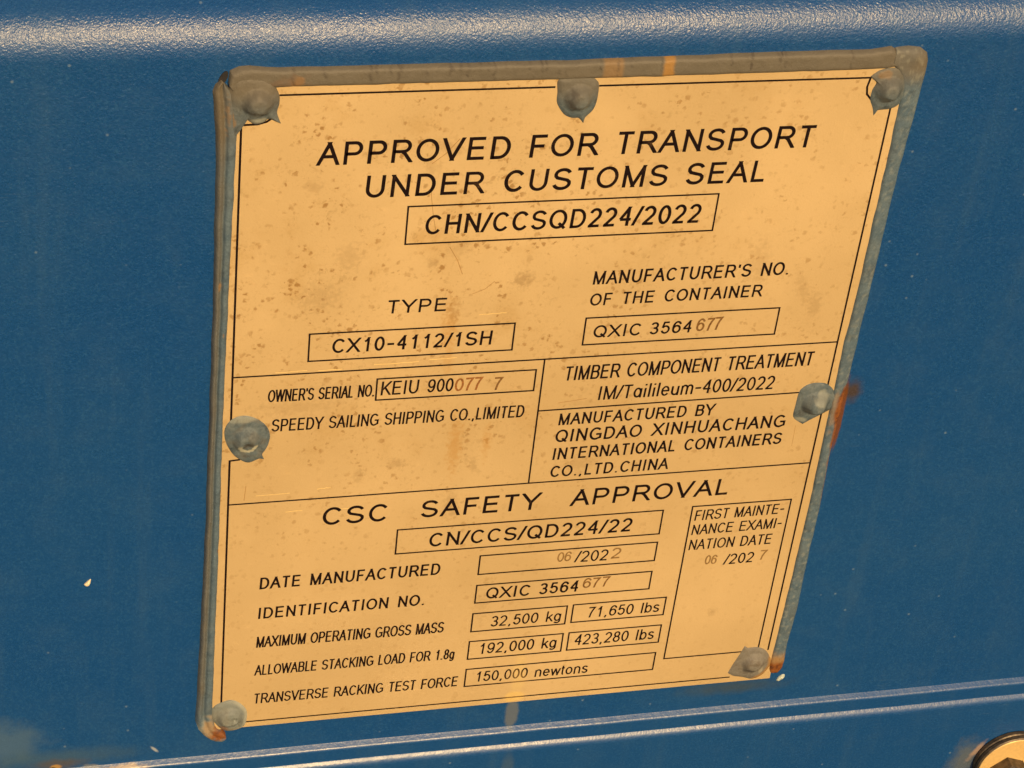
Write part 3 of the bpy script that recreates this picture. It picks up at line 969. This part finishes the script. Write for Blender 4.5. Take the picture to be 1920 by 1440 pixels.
rivet([(-3.5, 4.6), (-2.1, 8.2), (0.1, 9.6), (2.9, 10.3), (5.6, 8.8), (8.0, 5.2), (8.1, 0.5), (7.1, -2.0), (4.5, -3.2), (1.4, -3.0), (-1.2, -0.2)],
      [], (2.6, 3.4), 4.5, 1.2, mk(pale=lambda p, r: 0.20 + 0.35 * sstep(r, 0.75, 0.95) * sstep(p.x, 2, 6), rust=lambda p, r: 0.55 * blob(p, 0.4, -1.8, 2.0, 1.2), ochre=lambda p, r: 0.25 * blob(p, 5, -2.4, 3, .7), dust=lambda p, r: 0.30 * blob(p, 0, 4, 3, 3.6)),
      rim=0.9, pit=[(4.2, 3.0, 0.9, 0.7)], flat=0.8, label='pale grey faceted rivet at the bottom left corner')
rivet([(170.5, 10.7), (171.5, 13.9), (172.6, 12.9), (176.0, 12.8), (179.0, 11.2), (180.9, 8.4), (182.0, 5.6), (181.5, 2.6), (179.4, -0.6), (176.4, -1.7), (173.1, -0.5), (169.6, 0.5), (167.5, 2.0), (168.6, 5.6)],
      [1, 12], (175.6, 6.2), 4.6, 1.6, mk(pale=lambda p, r: 0.07 + 0.4 * blob(p, 178.6, 3.0, 0.7, 2.2), ochre=lambda p, r: max(0.85 * sstep(r, 0.66, 0.95) * sstep(p.x - 0.5 * p.y, 175.5, 178), 0.2), crack=lambda p, r: 0.35 * blob(p, 174.0, 3.0, 3.0, 1.4, .8, .8)),  # shade at the dome's lower left painted darker
      rim=0.7, label='ragged rivet at the bottom right corner stained with rust')


# ---------------------------------------------------------------- the bolt, lower right
bolt = empty('hex_bolt', BASE + P(280.2, -51.4, LOW))
tag(bolt, 'dark hex bolt on a golden washer in the lower right corner of the picture', 'bolt')


def disc(name, r, w0, w1, bev, material, seg=96, rin=0.0, grooved=False):
    prof_ = [(r, w0), (r, w1 - bev), (r - bev, w1)]
    if grooved:
        h = (w0 + w1) / 2
        prof_ = [(r - bev, w0), (r, w0 + bev), (r, w1 - bev), (r - bev, w1)]
    vs, fs = [], []
    for (rr, w) in prof_:
        vs += [P(rr * cos(2 * pi * i / seg), rr * sin(2 * pi * i / seg), w) for i in range(seg)]
    for k_ in range(len(prof_) - 1):
        for i in range(seg):
            fs.append((k_ * seg + i, k_ * seg + (i + 1) % seg, (k_ + 1) * seg + (i + 1) % seg, (k_ + 1) * seg + i))
    fs.append(tuple((len(prof_) - 1) * seg + i for i in range(seg)))
    fs.append(tuple(reversed(range(seg))))
    return mesh_obj(name, vs, fs, material, bolt)


disc('washer', 13.5, 0.0, 2.0, 0.35, M_STEEL, grooved=True)['label'] = 'dark lower washer'
disc('washer', 13.35, 2.03, 4.0, 0.40, M_STEEL, grooved=True)['label'] = 'dark upper washer'
disc('washer_plate', 12.95, 4.0, 4.35, 0.15, M_ZINC)['label'] = 'golden washer face'
hv, hf = [], []
hr, hc, ha = 7.0, (-2.2, -1.8), radians(98)
lv = [(hr, 4.3), (hr, 8.6), (hr * 0.93, 9.3), (hr * 0.90, 9.4)]
for (r, w) in lv:
    hv += [P(hc[0] + r * cos(ha + i * pi / 3), hc[1] + r * sin(ha + i * pi / 3), w) for i in range(6)]
for k_ in range(3):
    hf += [(k_ * 6 + i, k_ * 6 + (i + 1) % 6, k_ * 6 + 6 + (i + 1) % 6, k_ * 6 + 6 + i) for i in range(6)]
hf += [tuple(18 + i for i in range(6)), tuple(reversed(range(6)))]
mesh_obj('bolt_head', hv, hf, M_STEEL, bolt)


# ---------------------------------------------------------------- small flecks on the paint
def fleck(u, v, outline, h, material, label):
    ring = smooth_closed(outline, 4, set())
    ns = len(ring)
    vs, fs = [P(0, 0, h)], []
    for f, hh in ((0.45, 0.95), (0.8, 0.7), (1.0, 0.25), (1.02, -0.06)):
        vs += [P(q.x * f, q.y * f, h * hh * (1 + 0.25 * nz(q.x * f, q.y * f, 2.0, u)) if hh > 0 else hh) for q in ring]
    fs += [(0, 1 + i, 1 + (i + 1) % ns) for i in range(ns)]
    for k_ in range(3):
        a, b = 1 + k_ * ns, 1 + (k_ + 1) * ns
        fs += [(a + i, b + i, b + (i + 1) % ns, a + (i + 1) % ns) for i in range(ns)]
    o = mesh_obj('paint_fleck', vs, fs, material, None, BASE + P(u, v, WALL), smooth=True)
    tag(o, label, 'paint fleck', 'flecks stuck to the blue paint')
    return o


fleck(-40.6, 63.2, [(1.0, 1.3), (0.5, 1.1), (-0.4, 0.2), (-1.0, -0.6), (-0.2, -1.3), (0.5, -1.0), (0.9, 0.2)], 0.7, M_CREAM, 'tiny cream fleck alone on the blue panel left of the plate')
fleck(187.2, -3.4, [(1.3, 1.2), (0.4, 1.3), (-0.7, 0.4), (-1.2, -1.0), (-0.6, -1.6), (0.4, -1.0), (1.3, -0.2)], 0.5, M_GREYCHIP, 'small pale grey fleck just below the bottom right corner of the plate')
